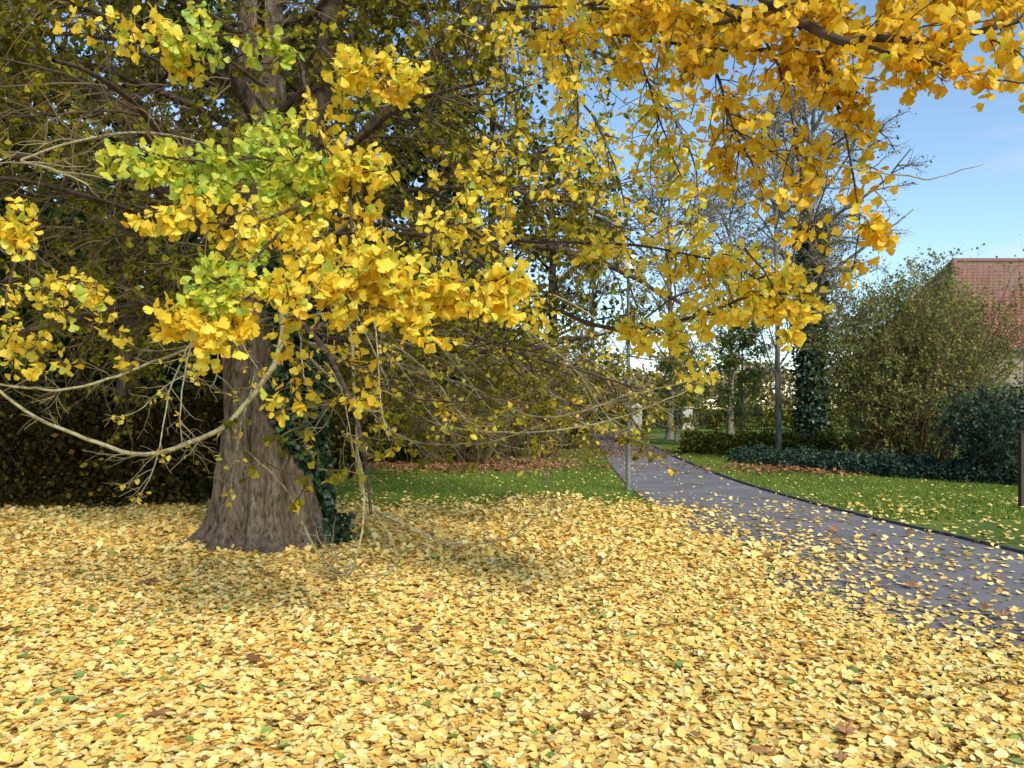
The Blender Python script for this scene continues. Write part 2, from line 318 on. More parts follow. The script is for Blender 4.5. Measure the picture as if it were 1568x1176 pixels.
G=[
 ([(-2.9,9.1,3.4),(-2.2,7.4,3.9),(-1.35,5.4,3.5),(-.95,4.5,3.0),(-.80,3.9,2.45)],.030,.008,.72,12,.26,7,0),
 ([(-1.0,4.6,3.05),(-1.3,4.15,2.95),(-1.65,4.0,2.88),(-2.05,3.9,2.95)],.012,.003,.1,20,.24,10,1),
 ([(-.95,4.5,3.0),(-1.15,4.2,2.85),(-1.45,4.1,2.75),(-1.75,4.0,2.78)],.010,.003,.1,16,.22,8,1),
 ([(-.95,4.4,2.9),(-1.2,4.1,2.62),(-1.5,3.95,2.5),(-1.9,3.85,2.58)],.011,.003,.1,16,.20,7,0),
 ([(-.85,4.1,2.6),(-1.1,3.85,2.3),(-1.3,3.75,2.16),(-1.47,3.65,2.03)],.010,.003,.1,20,.22,12,0),
 ([(-1.2,3.95,2.5),(-1.3,3.8,2.3),(-1.4,3.7,2.2),(-1.42,3.65,2.1)],.008,.003,.1,12,.2,9,1),
 ([(-.85,4.0,2.5),(-.65,3.85,2.27),(-.40,3.85,2.22),(.0,3.85,2.22)],.010,.003,.05,28,.20,10,0),
 ([(-.9,3.95,2.35),(-.8,3.8,2.17),(-.5,3.8,2.10),(-.28,3.75,2.0)],.009,.003,.1,14,.15,5,0),
 ([(-.85,4.3,2.75),(-.6,4.2,2.6),(-.3,4.25,2.66),(.05,4.3,2.7)],.010,.003,.1,14,.2,4,0),
 ([(-1.0,3.9,2.5),(-.95,3.8,2.3),(-.75,3.7,2.3),(-.6,3.7,2.35)],.009,.003,.1,16,.22,8,0),
 ([(-1.7,6,3.9),(-1.2,4.6,3.75),(-.9,4.2,3.45),(-.5,4.15,3.4)],.016,.003,.5,16,.24,7,0),
 ([(-1.3,4.8,3.7),(-1.15,4.3,3.3),(-1.0,4.15,3.0),(-.8,4.1,2.85)],.012,.003,.3,16,.24,6,0),
 ([(-1.9,6,3.9),(-1.7,4.9,3.65),(-1.5,4.5,3.35),(-1.4,4.4,3.05)],.012,.003,.45,12,.26,3,1),
 ([(-2.0,6.2,4.2),(-2.0,4.8,3.95),(-1.75,4.3,3.7),(-1.3,4.2,3.62)],.016,.003,.55,9,.22,7,1),
 ([(-2.4,6.2,4.2),(-2.5,4.9,3.95),(-2.3,4.4,3.85),(-1.85,4.3,3.68)],.016,.003,.55,12,.28,6,0),
 ([(-1.3,4.6,2.6),(-1.25,4.3,2.1),(-1.2,4.2,1.8),(-1.25,4.2,1.55)],.007,.002,.1,10,.14,3,0),
 ([(-1.1,4.4,2.3),(-.95,4.3,1.95),(-.85,4.2,1.8),(-.78,4.2,1.65)],.006,.002,.1,7,.13,2,0),
 ([(-3.6,8.5,3.6),(-3.8,6.0,3.4),(-3.3,4.5,2.85),(-2.6,4.1,2.62)],.024,.004,.8,9,.17,8,0),
 ([(-3.8,6.0,3.2),(-3.5,5.2,2.7),(-3.0,5.0,2.4),(-2.6,5.0,2.1)],.014,.003,.3,14,.28,3,0),
 ([(-3.7,5.8,2.9),(-3.4,5.2,2.3),(-3.2,5.0,2.1),(-2.9,4.9,1.9)],.012,.003,.2,12,.25,3,0),
 ([(-3.4,5.2,2.8),(-2.95,4.9,2.5),(-2.7,4.6,2.35),(-2.4,4.5,2.3)],.009,.003,.5,6,.15,4,0),
 ([(-.9,7.4,3.4),(-.5,6.0,3.4),(-.2,5.4,3.2),(.0,5.1,2.95)],.014,.003,.3,14,.26,3,0),
 # right side canopy
 ([(-2.8,9.2,5.8),(-1,7.2,6.2),(.5,5,4.9),(1.40,3.8,3.50),(1.63,3.55,3.31),(1.97,3.5,3.27),(2.6,3.5,3.42)],.034,.011,.6,26,.32,6,2),
 ([(1.2,4.2,3.8),(1.5,3.9,3.5),(1.64,3.8,3.0),(1.70,3.7,2.4)],.010,.003,.1,24,.26,6,2),
 ([(1.0,4.3,3.9),(1.3,4.0,3.5),(1.42,3.9,3.0),(1.50,3.9,2.55)],.010,.003,.1,22,.26,5,2),
 ([(.9,4.8,4.3),(1.15,4.6,3.8),(1.30,4.5,3.2),(1.5,4.4,2.75)],.012,.003,.1,26,.34,5,2),
 ([(.4,5.3,4.7),(.7,5.1,4.2),(.90,5.0,3.6),(1.08,5.0,3.08)],.014,.003,.1,28,.36,5,0),
 ([(.0,5.6,4.6),(.30,5.1,4.1),(.45,5.0,3.5),(.37,4.9,3.0)],.012,.003,.1,26,.34,5,0),
 ([(-.4,6.0,4.8),(-.1,5.4,4.1),(-.05,5.2,3.6),(-.2,5.0,3.2)],.012,.003,.1,18,.32,3,0),
 ([(.7,5.3,4.4),(.95,4.9,4.1),(1.25,4.6,3.6),(1.3,4.5,3.1)],.012,.003,.1,24,.34,5,2),
 ([(.3,6.2,4.4),(.65,5.9,3.8),(.8,5.8,3.3),(.85,5.7,2.8)],.012,.003,.1,24,.36,4,0),
 ([(.8,6.2,4.6),(1.2,5.9,3.9),(1.4,5.8,3.4),(1.35,5.7,2.9)],.012,.003,.1,22,.36,4,0),
 ([(1.1,4.2,3.7),(1.5,3.8,3.6),(1.9,3.6,3.6),(2.5,3.5,3.45)],.012,.003,.05,28,.26,9,2),
 ([(1.55,3.6,3.3),(1.75,3.4,3.16),(1.95,3.35,3.08),(2.22,3.3,3.02)],.010,.003,.2,14,.12,5,2),
 ([(.3,5,4.2),(.9,4.5,3.98),(1.6,4.2,3.85),(2.7,3.9,3.75)],.014,.004,.0,44,.34,10,2),
 ([(.6,4.9,4.0),(1.0,4.5,3.72),(1.4,4.1,3.5),(1.9,3.9,3.5)],.012,.004,.0,34,.32,8,2),
 ([(-.1,5.2,4.3),(.3,4.9,4.15),(.8,4.7,4.0),(1.3,4.5,3.9)],.014,.004,.0,26,.32,7,0),
 ([(-2.7,9,3.6),(-.9,7.6,3.3),(.2,6.4,2.5),(.75,5.6,2.15),(1.2,5,2.18),(1.5,4.75,2.27),(1.92,4.6,2.27)],.026,.005,.5,36,.22,6,0),
 ([(.0,6.2,2.95),(.5,5.4,2.75),(.95,5.1,2.66),(1.35,5.0,2.53),(1.65,4.9,2.38)],.014,.003,.2,30,.26,6,0),
 ([(.9,5.4,2.2),(1.05,5.1,2.05),(1.2,4.9,1.95),(1.25,4.8,1.85)],.007,.002,.1,8,.14,4,0),
 ([(1.45,4.8,2.6),(1.6,4.7,2.35),(1.7,4.7,2.15),(1.72,4.7,2.05)],.007,.002,.1,8,.14,5,0),
 ([(-.9,7.4,3.4),(-.4,6.4,3.1),(.0,5.9,2.7),(.2,5.6,2.35)],.014,.003,.2,20,.3,3,0),
]
tw=[];cl=[[],[],[]];mainp=[]
for pts,r0,r1,t0,k,tl,dens,mi in G:
    P=crom(pts,30)[None]; P[0,1:]+=np.cumsum(rng.normal(0,.004,(29,3)),0)
    mainp.append((*tubes(P,r0,r1,7),0))
    T,_,_=kids(P,k,t0,1,55,tl*.6,tl*1.6,6,.55,.12,taper=.35,flat=.8)
    T2,_,_=kids(T,2,.2,.9,50,tl*.3,tl*.7,4,.4,.15)
    tw.append((*tubes(T,.0042,.0022,4),0)); tw.append((*tubes(T2,.003,.0018,3),0))
    for TT,dd in ((T,dens),(T2,max(1,dens*.5))):
        k2=max(1,int(round(dd*.55))); q,_=along(TT,k2,.15,1.0)
        m=3; q=np.repeat(q,m,0)+rng.normal(0,.004,(len(q)*m,3))
        cl[mi].append((*leaves(q,rdir(len(q),(0,0,-.45)),rng.normal(.053,.010,len(q)).clip(.028,.076),GV,GF),mi))
mesh_np('outer_boughs',mainp,[M_limb],gk,True)
mesh_np('outer_twigs',tw,[M_dtwig],gk)
mesh_np('outer_foliage',cl[0]+cl[1]+cl[2],[M_yel,M_grn,M_yel_shade],gk)
B=[([(-2.9,9,2.9),(-2.3,7.6,2.6),(-2.16,7,2.1),(-2.46,7,1.63),(-2.76,6.9,1.38),(-3.3,6.8,1.22),(-3.8,6.8,1.38),(-4.3,6.8,1.63),(-4.65,6.8,1.95)],.033,.012),
 ([(-2.6,8.9,2.6),(-1.7,7.8,2.5),(-1.52,7.5,1.7),(-1.5,7.5,1.12),(-1.4,7.5,.70),(-1.05,7.4,.50),(-.53,7.4,.31),(-.03,7.4,.36),(.3,7.4,.62)],.020,.006),
 ([(-1.5,7.45,1.2),(-1.4,7.3,.8),(-1.40,7.2,.3),(-1.52,7.2,.07),(-1.8,7.2,.25),(-2.1,7.2,.8),(-2.45,7.2,1.15)],.013,.006),
 ([(-1.4,7.5,.7),(-1.1,7.3,.2),(-1.3,7.1,.08),(-1.7,7.0,.3)],.008,.004),
 ([(-2.5,9,2.4),(-1.3,8,2.1),(-.5,7.4,1.85),(.2,7,1.52),(1,6.8,1.75),(1.5,6.7,1.9)],.017,.004),
 ([(-2.5,9,2.3),(-1.6,8,1.7),(-1.0,7.6,1.3),(-.3,7.5,1.3),(.5,7.4,1.6)],.014,.004),
 ([(-2.5,9,2.4),(-1.6,8.4,2.0),(-.8,8,1.45),(.1,8,1.35),(1.2,8.2,1.5),(2.2,8.4,1.9)],.017,.004),
 ([(-3.3,9,2.5),(-3.9,8,2.0),(-4.4,7.5,1.8),(-5.2,7.3,1.9),(-6,7.2,2.3)],.02,.006),
 ([(1.45,3.8,2.85),(1.60,3.7,2.76),(1.80,3.6,2.70),(1.96,3.6,2.69),(2.22,3.6,2.76)],.006,.002),
 ([(1.60,3.7,2.77),(1.72,3.7,2.75),(1.82,3.7,2.80),(1.93,3.7,2.86)],.004,.0015),
 ([(-2.2,7.4,3.9),(-2.6,5.6,3.6),(-2.9,4.6,3.1),(-2.5,4.2,2.9),(-2.2,4.0,2.75)],.010,.004)]
parts=[];tp=[]
for pts,r0,r1 in B:
    P=crom(pts,40)[None]; P[0,1:]+=np.cumsum(rng.normal(0,.006 if r0>.01 else .002,(39,3)),0); parts.append((*tubes(P,r0,r1,7),0))
    if pts[0][1]>5:
        T,_,_=kids(P,14,.3,1,45,.15,.75,7,.2,.14,up=1.5); T2,_,_=kids(T,2,.2,1,45,.08,.3,4,.1,.15)
        T[:,:,2]=T[:,:,2].clip(.05); T2[:,:,2]=T2[:,:,2].clip(.05)
        tp+=[(*tubes(T,.005,.002,4),0),(*tubes(T2,.003,.0015,3),0)]
n=46; az=rng.uniform(-1.9,.6,n); r=rng.uniform(1.5,4.2,n)
P0=np.stack([TX+r*np.cos(az),TY+r*np.sin(az)*.8,rng.uniform(1.9,2.9,n)],1); D=np.stack([np.cos(az),np.sin(az),rng.uniform(-.5,.1,n)],1)
S=grow(P0,D,rng.uniform(1.,2.4,n),14,1.1,.07,up=2.2); S=S[(S[:,:,1].min(1)>5.5)&(S[:,:,2].min(1)>.35)&(S[:,:,0].max(1)<2.6)]
T,_,_=kids(S,9,.1,1,45,.2,.7,7,.5,.13,up=2.); T2,_,_=kids(T,3,.2,1,45,.08,.3,4,.1,.15)
tp+=[(*tubes(T,.005,.002,3),0),(*tubes(T2,.003,.0015,3),0)]
parts.append((*tubes(S,.009,.004,5),0))
mesh_np('low_branches',parts,[M_lich],gk,True); mesh_np('low_twigs',tp,[M_ltwig],gk)
q,_=along(T,3); q=q[rng.random(len(q))<.45]; q=np.repeat(q,2,0)
mesh_np('low_leaves',[(*leaves(q,rdir(len(q),(0,0,-.5)),.05,GV,GF),0)],[M_yel],gk)

# ivy on trunk
n=6500; z=rng.random(n)**.85*3.6; th0=np.interp(z,[0,.6,1.0,1.6,3.6],[-12,-25,-45,-64,-88]); th=np.radians(th0+rng.random(n)*(60-th0)+9*np.sin(z*3)); r=np.interp(z,[0,.3,.8,1.5,3,4],[.72,.62,.56,.52,.48,.40])+rng.random(n)*.13
P=np.stack([TX-.03*z+r*np.cos(th),TY+r*np.sin(th),z+.02],1)
A=nz(np.stack([np.cos(th)*.5,np.sin(th)*.5,np.full(n,-.9)],1)+rng.normal(0,.45,(n,3)))
IV=np.array([[0,0,0],[-.45,.15,.05],[-.5,.5,.08],[0,1,-.05],[.5,.5,.08],[.45,.15,.05]]); IF=np.array([[0,2,1],[0,3,2],[0,4,3],[0,5,4]])
n2=350; P2=np.stack([rng.normal(TX+.78,.10,n2),rng.normal(TY-.15,.2,n2),rng.random(n2)**2*.3+.02],1)
mesh_np('ivy_vine',[(*leaves(P,A,rng.uniform(.05,.10,n),IV,IF),0),(*leaves(P2,rdir(n2),rng.uniform(.05,.08,n2),IV,IF),0)],[M_ivy])

# ------------------------------------------------------------------ generic trees
def tree(name,base,h,tr,limbs=20,z0=.25,spread=.35,el=(20,60),k2=8,k3=6,lv=(6,.1),mleaf=None,mbark=None,droop=.3,lean=(0,0),leafz=-.2,k4=0,twr=.008,shape='round',lsz_var=.3,dens=1.):
    e=empty(name); b=np.array(base,float)
    T=crom([b,b+[lean[0]*.3,lean[1]*.3,h*.35],b+[lean[0]*.7,lean[1]*.7,h*.7],b+[lean[0],lean[1],h*.97]],16)[None]
    T[0,1:]+=np.cumsum(rng.normal(0,.016*h/8,(15,3)),0)
    t=np.linspace(z0,.97,limbs); x=t*15; i=np.minimum(x.astype(int),14); f=(x-i)[:,None]; P0=T[0,i]*(1-f)+T[0,i+1]*f
    az=np.arange(limbs)*2.399+rng.uniform(0,6); E=np.radians(rng.uniform(*el,limbs))
    D=np.stack([np.cos(az)*np.cos(E),np.sin(az)*np.cos(E),np.sin(E)],1)
    u=(t-z0)/(1-z0)
    prof={'round':np.sqrt(np.clip(1-(u*1.5-.5)**2,.08,1)),'cone':1.05-u*.9}[shape]
    A1=grow(P0,D,h*spread*prof*rng.uniform(.75,1.15,limbs),9,droop,.09)
    A2,_,_=kids(A1,k2,.15,1,48,h*spread*.25,h*spread*.55,6,droop,.12)
    A3,_,_=kids(A2,k3,.1,1,45,h*spread*.1,h*spread*.28,4,droop,.14)
    mt=M_dtwig if mbark is M_dbark else M_gtwig
    pr=[(*tubes(T,tr,tr*.15,12),0),(*tubes(A1,tr*.28,tr*.06,6),0),(*tubes(A2,tr*.08+twr*.5,twr,3),0)]
    fl=np.stack([b+[0,0,-.05],b+[0,0,.12],b+[0,0,.35]])[None]; pr.append((*tubes(fl,tr*1.5,tr*1.0,12),0))
    if mbark is not M_dbark: pr.append((*tubes(A3,twr,twr*.5,3),1))
    tips=A3
    if k4:
        A4,_,_=kids(A3,k4,.1,1,45,h*spread*.06,h*spread*.16,3,droop,.15); pr.append((*tubes(A4,twr*.6,twr*.35,3),1)); tips=A4
    mesh_np('trunk_and_branches',pr,[mbark,mt],e,True)
    if mleaf and lv[0]:
        kp=rng.random(len(tips))<dens
        q,_=along(tips[kp],lv[0]); q=q+rng.normal(0,lv[1]*.8,q.shape); q=q[q[:,2]>.05]
        mesh_np('foliage',[(*leaves(q,rdir(len(q),(0,0,leafz)),lv[1]*rng.uniform(1-lsz_var,1+lsz_var,len(q)),QV,QF),0)],[mleaf],e)
    return e
def shrub(name,c,rx,ry,h,n,lsz,mleaf,mbark,stems=40,up=1.,leafdir=(0,0,.2),shell=0):
    e=empty(name); c=np.array(c,float)
    a=rng.uniform(0,6.28,stems); r=np.sqrt(rng.random(stems))
    P0=c+np.stack([r*np.cos(a)*rx*.4,r*np.sin(a)*ry*.4,0*a],1)
    D=np.stack([np.cos(a)*r*rx,np.sin(a)*r*ry,np.full(stems,h*up)],1)
    S=grow(P0,D,np.linalg.norm(D,axis=1)*rng.uniform(.7,1.05,stems),10,-.1,.07)
    S2,_,_=kids(S,10,.1,1,38,h*.12,h*.38,6,.1,.12)
    S3,_,_=kids(S2,5,.15,1,38,h*.05,h*.15,3,.1,.12)
    mesh_np('stems',[(*tubes(S,.010+.003*h,.004,5),0),(*tubes(S2,.006,.003,3),0),(*tubes(S3,.004,.002,3),0)],[mbark],e)
    q,_=along(S3,max(1,int(n/len(S3)))); q=q+rng.normal(0,lsz,q.shape); q=q[q[:,2]>.03]
    pr=[(*leaves(q,rdir(len(q),leafdir),lsz*rng.uniform(.7,1.3,len(q)),QV,QF),0)]
    if shell:
        m=shell; d=rdir(m); rr=rng.random(m)**.35
        bump=1+.12*np.sin(d[:,0]*7+1)*np.sin(d[:,2]*9)+.08*np.sin(d[:,1]*13+d[:,2]*17)
        p=np.stack([d[:,0]*rx*1.12,d[:,1]*ry*1.12,d[:,2]*h*.56],1)*(rr*bump)[:,None]+c+[0,0,h*.46]; p=p[p[:,2]>.15]
        SP=grow(p,rdir(len(p),(0,0,1.0)),np.full(len(p),.5),5,.1,.12)
        q,_=along(SP,9); q+=rng.normal(0,.035,q.shape)
        pr.append((*leaves(q,rdir(len(q),leafdir),lsz*rng.uniform(.7,1.3,len(q)),QV,QF,rnd=np.clip(np.repeat(rng.random(len(p)),9)*.5+rng.random(len(q))*.5,0,1)),0))
        mesh_np('side_shoots',[(*tubes(SP,.005,.002,3),0)],[mbark],e)
    mesh_np('foliage',pr,[mleaf],e)
    return e
for (x,y,h,s) in [(-13.5,17,12,.30),(-9.3,18.5,13,.28),(-5.6,20,12.5,.27),(-2.6,24,12.5,.26)]:
    tree('holly_tree',(x,y,0),h,.25,32,.06,s,(0,35),9,6,(4,.22),M_dark,M_dbark,droop=.35,shape='cone' if x>-6 else 'round')
for (x,y,h) in [(-11,26,16),(-7,28,17),(-.8,28,13.5),(1.6,31,12),(-19,26,16)]:
    tree('beech_tree',(x,y,0),h,.28,26,.12,.33,(10,50),8,6,(4,.23),M_olive,M_dbark,droop=.3,dens=.7)
def hedge(name,pts,w,h,n,lsz,mleaf,mb):
    e=empty(name); L=crom([(a,b,0) for a,b in pts],40)
    t=rng.random(n)*38.99; i=t.astype(int); f=(t-i)[:,None]; p=L[i]*(1-f)+L[i+1]*f
    tan=nz(L[i+1]-L[i]); nr=np.stack([-tan[:,1],tan[:,0],0*tan[:,0]],1)
    a=rng.uniform(0,math.pi,n); rr=rng.uniform(.72,1.05,n)*(1+.13*np.sin(t*1.1)+.1*np.sin(t*2.7+1))
    p=p+nr*(np.cos(a)*rr*w/2)[:,None]; p[:,2]=np.abs(np.sin(a))**.6*rr*h*rng.uniform(.0,1.,n)**.35
    mesh_np('foliage',[(*leaves(p,rdir(n,(0,0,.1)),lsz*rng.uniform(.6,1.4,n),QV,QF),0)],[mleaf],e)
    m=140; k=rng.integers(0,39,m); P0=L[k]+rng.normal(0,w*.12,(m,3))*[1,1,0]; S=grow(P0,rdir(m,(0,0,2)),np.full(m,h*.95),8,0,.1)
    S2,_,_=kids(S,8,.2,1,40,h*.15,h*.4,5,0,.1)
    mesh_np('stems',[(*tubes(S,.015,.005,4),0),(*tubes(S2,.006,.003,3),0)],[mb],e)
hedge('beech_hedge',[(-12,12.6),(-8.5,12.9),(-6,13.3),(-3.9,13.8)],2.0,1.85,38000,.085,M_hedge,M_dbark)
hedge('laurel_hedge',[(-20,19),(-14,21),(-8,22.5),(-5,23),(-1.5,24)],2.6,4.2,26000,.19,M_dark,M_dbark)
shrub('dogwood_shrub',(-1.4,22,0),2.3,1.4,2.6,2500,.07,M_olive,M_twig,80,up=.9)
shrub('dogwood_shrub',(.6,24.5,0),2.0,1.4,3.4,5000,.09,M_olive,M_twig,70)
shrub('yew_bush',(1.9,30,0),1.6,1.2,2.6,8000,.13,M_dark,M_dbark,40)
shrub('holly_bush',(-3.9,17.5,0),1.3,1.1,2.6,7000,.09,M_olive,M_dbark,50)
tree('ash_tree',(8.1,23.4,0),10.5,.10,22,.18,.25,(25,65),7,6,(1,.08),M_olive,M_grey,droop=-.05,k4=2,twr=.010,dens=.5,lean=(-.15,.1))
tree('ivy_clad_tree',(10.9,28,0),12.5,.30,26,.3,.30,(20,60),8,6,(1,.10),M_olive,M_grey,droop=.05,k4=3,twr=.011,dens=.5)
n=6000; z=rng.random(n)*8.2+.1; th=rng.uniform(0,6.28,n); r=.28+rng.random(n)*.35
mesh_np('ivy_vine',[(*leaves(np.stack([10.9+r*np.cos(th),28+r*np.sin(th),z],1),rdir(n,(0,0,-.4)),rng.uniform(.12,.2,n),QV,QF),0)],[M_ivy])
for (x,y,h) in [(8.2,40,13.5),(12.5,44,14),(17,42,12.0),(5.0,48,13)]:
    tree('bare_tree',(x,y,0),h,.2,24,.2,.27,(30,65),8,6,(1,.15),M_lite,M_grey,droop=-.05,k4=3,twr=.014,dens=.55)
tree('young_lime_tree',(9.3,31,0),5.2,.07,18,.2,.26,(15,50),7,6,(5,.13),M_will,M_grey,dens=.9)
tree('young_lime_tree',(7.9,37,0),4.4,.07,16,.2,.28,(15,50),7,6,(5,.14),M_will,M_grey,dens=.9)
shrub('willow_bush',(11.0,21,0),2.05,1.7,5.2,14000,.075,M_will,M_twig,100,up=.98,leafdir=(0,0,.6),shell=3000)
shrub('bluegreen_shrub',(10.6,16.6,0),1.1,.9,1.9,9000,.07,M_blue,M_dbark,50,up=.9)
shrub('bluegreen_shrub',(12.3,18,0),1.2,.9,2.2,9000,.08,M_blue,M_dbark,50,up=.9)
shrub('spindle_bush',(14.3,22,0),1.4,1.0,2.4,8000,.09,M_will,M_dbark,50,up=.9)
hedge('low_ground_cover_shrubs',[(6.9,22.8),(8.6,19.6),(9.6,17.6),(11.5,15.6)],1.3,.5,14000,.075,M_blue,M_dbark)
hedge('privet_hedge',[(6.2,27.5),(8,26.5),(9.5,25.5),(12.5,25)],1.4,.8,14000,.10,M_olive,M_dbark)
hedge('distant_hedge',[(-30,34),(-10,38),(0,42),(2.8,52)],4,3.4,20000,.25,M_olive,M_dbark)
hedge('distant_hedge',[(8.8,63),(14,60.5),(24,54),(40,48)],2.4,1.9,16000,.2,M_olive,M_dbark)
e=empty('distant_trees')
def mass(cx,cy,rx,rz,n,sz,mat):
    p=rng.normal(0,1,(n,3)); p=nz(p)*rng.random((n,1))**.4; p=p*np.array([rx,rx*.7,rz])*(1+.25*np.sin(p[:,:1]*7+cx)*np.sin(p[:,2:]*6+cy)); p+=np.array([cx,cy,rz*.95]); p=p[p[:,2]>.1]
    mesh_np('foliage',[(*leaves(p,rdir(len(p)),sz*rng.uniform(.6,1.4,len(p)),QV,QF),0)],[mat],e)
for cx,cy,rx,rz,m in [(-4,72,7,6,M_olive),(3,95,7,4.6,M_brown),(9,100,8,4.2,M_lite),(17,98,8,3.6,M_lite),(28,95,10,3.8,M_lite),(42,90,10,4.5,M_olive),(-16,60,10,8,M_dark),(56,85,12,5,M_olive),(1.5,66,3,4.2,M_olive),(-26,40,9,7,M_dark),(-13,36,6,5,M_dark),(-7,36,5,5,M_olive),(-20,34,6,6,M_dark)]:
    mass(cx,cy,rx,rz,6000,.44,m)

# ------------------------------------------------------------------ house
M_wall=mat_noise('rubble_wall',[(.3,(.20,.15,.11)),(.5,(.33,.26,.19)),(.7,(.42,.35,.27))],(1,1,1),2.5,.9,.6,.03)
def mat_roof():
    m,nt,o=newmat('clay_tiles'); N=nt.nodes; L=nt.links
    tc=N.new('ShaderNodeTexCoord'); mp=N.new('ShaderNodeMapping'); L.new(tc.outputs['Object'],mp.inputs[0])
    br=N.new('ShaderNodeTexBrick'); br.inputs['Scale'].default_value=1; br.inputs['Brick Width'].default_value=.26; br.inputs['Row Height'].default_value=.28; br.inputs['Mortar Size'].default_value=.03
    br.inputs['Color1'].default_value=(.42,.13,.08,1); br.inputs['Color2'].default_value=(.27,.09,.06,1); br.inputs['Mortar'].default_value=(.08,.035,.03,1)
    L.new(mp.outputs[0],br.inputs[0])
    g=N.new('ShaderNodeNewGeometry'); n=N.new('ShaderNodeTexNoise'); n.inputs['Scale'].default_value=.8; n.inputs['Detail'].default_value=8; L.new(g.outputs['Position'],n.inputs['Vector'])
    sx=N.new('ShaderNodeSeparateXYZ'); L.new(g.outputs['Position'],sx.inputs[0])
    mr=N.new('ShaderNodeMapRange'); mr.inputs[1].default_value=5.5; mr.inputs[2].default_value=9; mr.inputs[3].default_value=-.22; mr.inputs[4].default_value=.35; L.new(sx.outputs['Z'],mr.inputs[0])
    ad=N.new('ShaderNodeMath'); ad.operation='ADD'; L.new(n.outputs[0],ad.inputs[0]); L.new(mr.outputs[0],ad.inputs[1])
    f=ramp(nt,ad.outputs[0],[(.4,(0,0,0)),(.7,(.75,.75,.75))])
    mx=N.new('ShaderNodeMix'); mx.data_type='RGBA'; L.new(f,mx.inputs[0]); L.new(br.outputs[0],mx.inputs[6]); mx.inputs[7].default_value=(.22,.14,.10,1)
    b=N.new('ShaderNodeBsdfPrincipled'); b.inputs['Roughness'].default_value=.85; L.new(mx.outputs[2],b.inputs['Base Color'])
    bp=N.new('ShaderNodeBump'); bp.inputs['Distance'].default_value=.05; L.new(br.outputs['Fac'],bp.inputs['Height']); bp.invert=True; L.new(bp.outputs[0],b.inputs['Normal']); L.new(b.outputs[0],o.inputs[0]); return m
M_roof=mat_roof()
M_glass=mat_noise('window_glass',[(.3,(.02,.025,.03)),(.7,(.05,.06,.07))],(1,1,1),1,.1,0,.01,spec=.6)
M_white=mat_noise('white_paint',[(.3,(.62,.60,.55)),(.7,(.78,.76,.70))],(1,1,1),6,.7,.2,.005)
M_door=mat_noise('door_wood',[(.3,(.04,.03,.02)),(.7,(.08,.06,.045))],(4,4,.5),6,.7,.2,.005)
def house(name,x0,x1,y0,y1,ze,zr,hip,wmat,wins,doors=()):
    e=empty(name)
    V,F=box(((x0+x1)/2,(y0+y1)/2,ze/2),(x1-x0,y1-y0,ze)); mesh_np('walls',[(V,F,None,0)],[wmat],e)
    o=.35; a,b,c,d=x0-o,x1+o,y0-o,y1+o; ym=(y0+y1)/2; sl=(zr-ze)/((y1-y0)/2); z=ze-o*sl+.12
    R=np.array([[a,c,z],[b,c,z],[b,d,z],[a,d,z],[x0+hip,ym,zr],[x1-hip,ym,zr]],float)
    def slope(nm,idx):
        P=R[idx]; ux=nz(P[1]-P[0]); nn=nz(np.cross(P[1]-P[0],P[2]-P[0])); uy=np.cross(nn,ux)
        q=P-P[0]; U=np.stack([q@ux,q@uy,q@nn],1)
        ob=mesh_np(nm,[(U,[list(range(len(idx)))],None,0)],[M_roof],e)
        ob.matrix_world=Matrix([[ux[0],uy[0],nn[0],P[0][0]],[ux[1],uy[1],nn[1],P[0][1]],[ux[2],uy[2],nn[2],P[0][2]],[0,0,0,1]])
    slope('roof_front',[0,1,5,4]); slope('roof_back',[2,3,4,5]); slope('roof_left',[3,0,4]); slope('roof_right',[1,2,5])
    T=[]
    for p,q in ((4,5),(0,4),(3,4),(1,5),(2,5)):
        P=np.linspace(R[p],R[q],12)[None]+np.array([0,0,.03]); T.append((*tubes(P,.13,.13,8),0))
    mesh_np('ridge_tiles',T,[M_roof],e,True)
    V,F=box(((a+b)/2,c-.06,z-.05),(b-a,.12,.12)); mesh_np('gutter',[(V,F,None,0)],[M_edge],e)
    pw=[];pf=[]
    for wx,wz,ww,wh in wins:
        pw.append((*box((wx,y0-.01,wz),(ww,.06,wh)),None,0))
        for s in(-1,1):
            pf.append((*box((wx+s*(ww/2+.04),y0-.05,wz),(.08,.12,wh+.16)),None,0)); pf.append((*box((wx,y0-.052,wz+s*(wh/2+.04)),(ww,.12,.08)),None,0))
        pf.append((*box((wx,y0-.055,wz),(.04,.05,wh)),None,0)); pf.append((*box((wx,y0-.053,wz+.1),(ww,.04,.04)),None,0))
    mesh_np('window_glass',pw,[M_glass],e); mesh_np('window_frames',pf,[M_door],e)
    for dx in doors:
        V,F=box((dx,y0-.03,1.05),(1.1,.1,2.1)); mesh_np('door',[(V,F,None,0)],[M_door],e)
house('farm_house',19.8,38,34,44,4.45,9.05,2.6,M_wall,[(23.2,3.2,.9,1.0),(25.6,3.2,.9,1.0),(28.4,3.2,.9,1.0),(31.4,3.2,.9,1.0),(23.2,1.3,.9,1.1),(28,1.3,.9,1.1),(34,1.3,.9,1.1)],(25.6,))

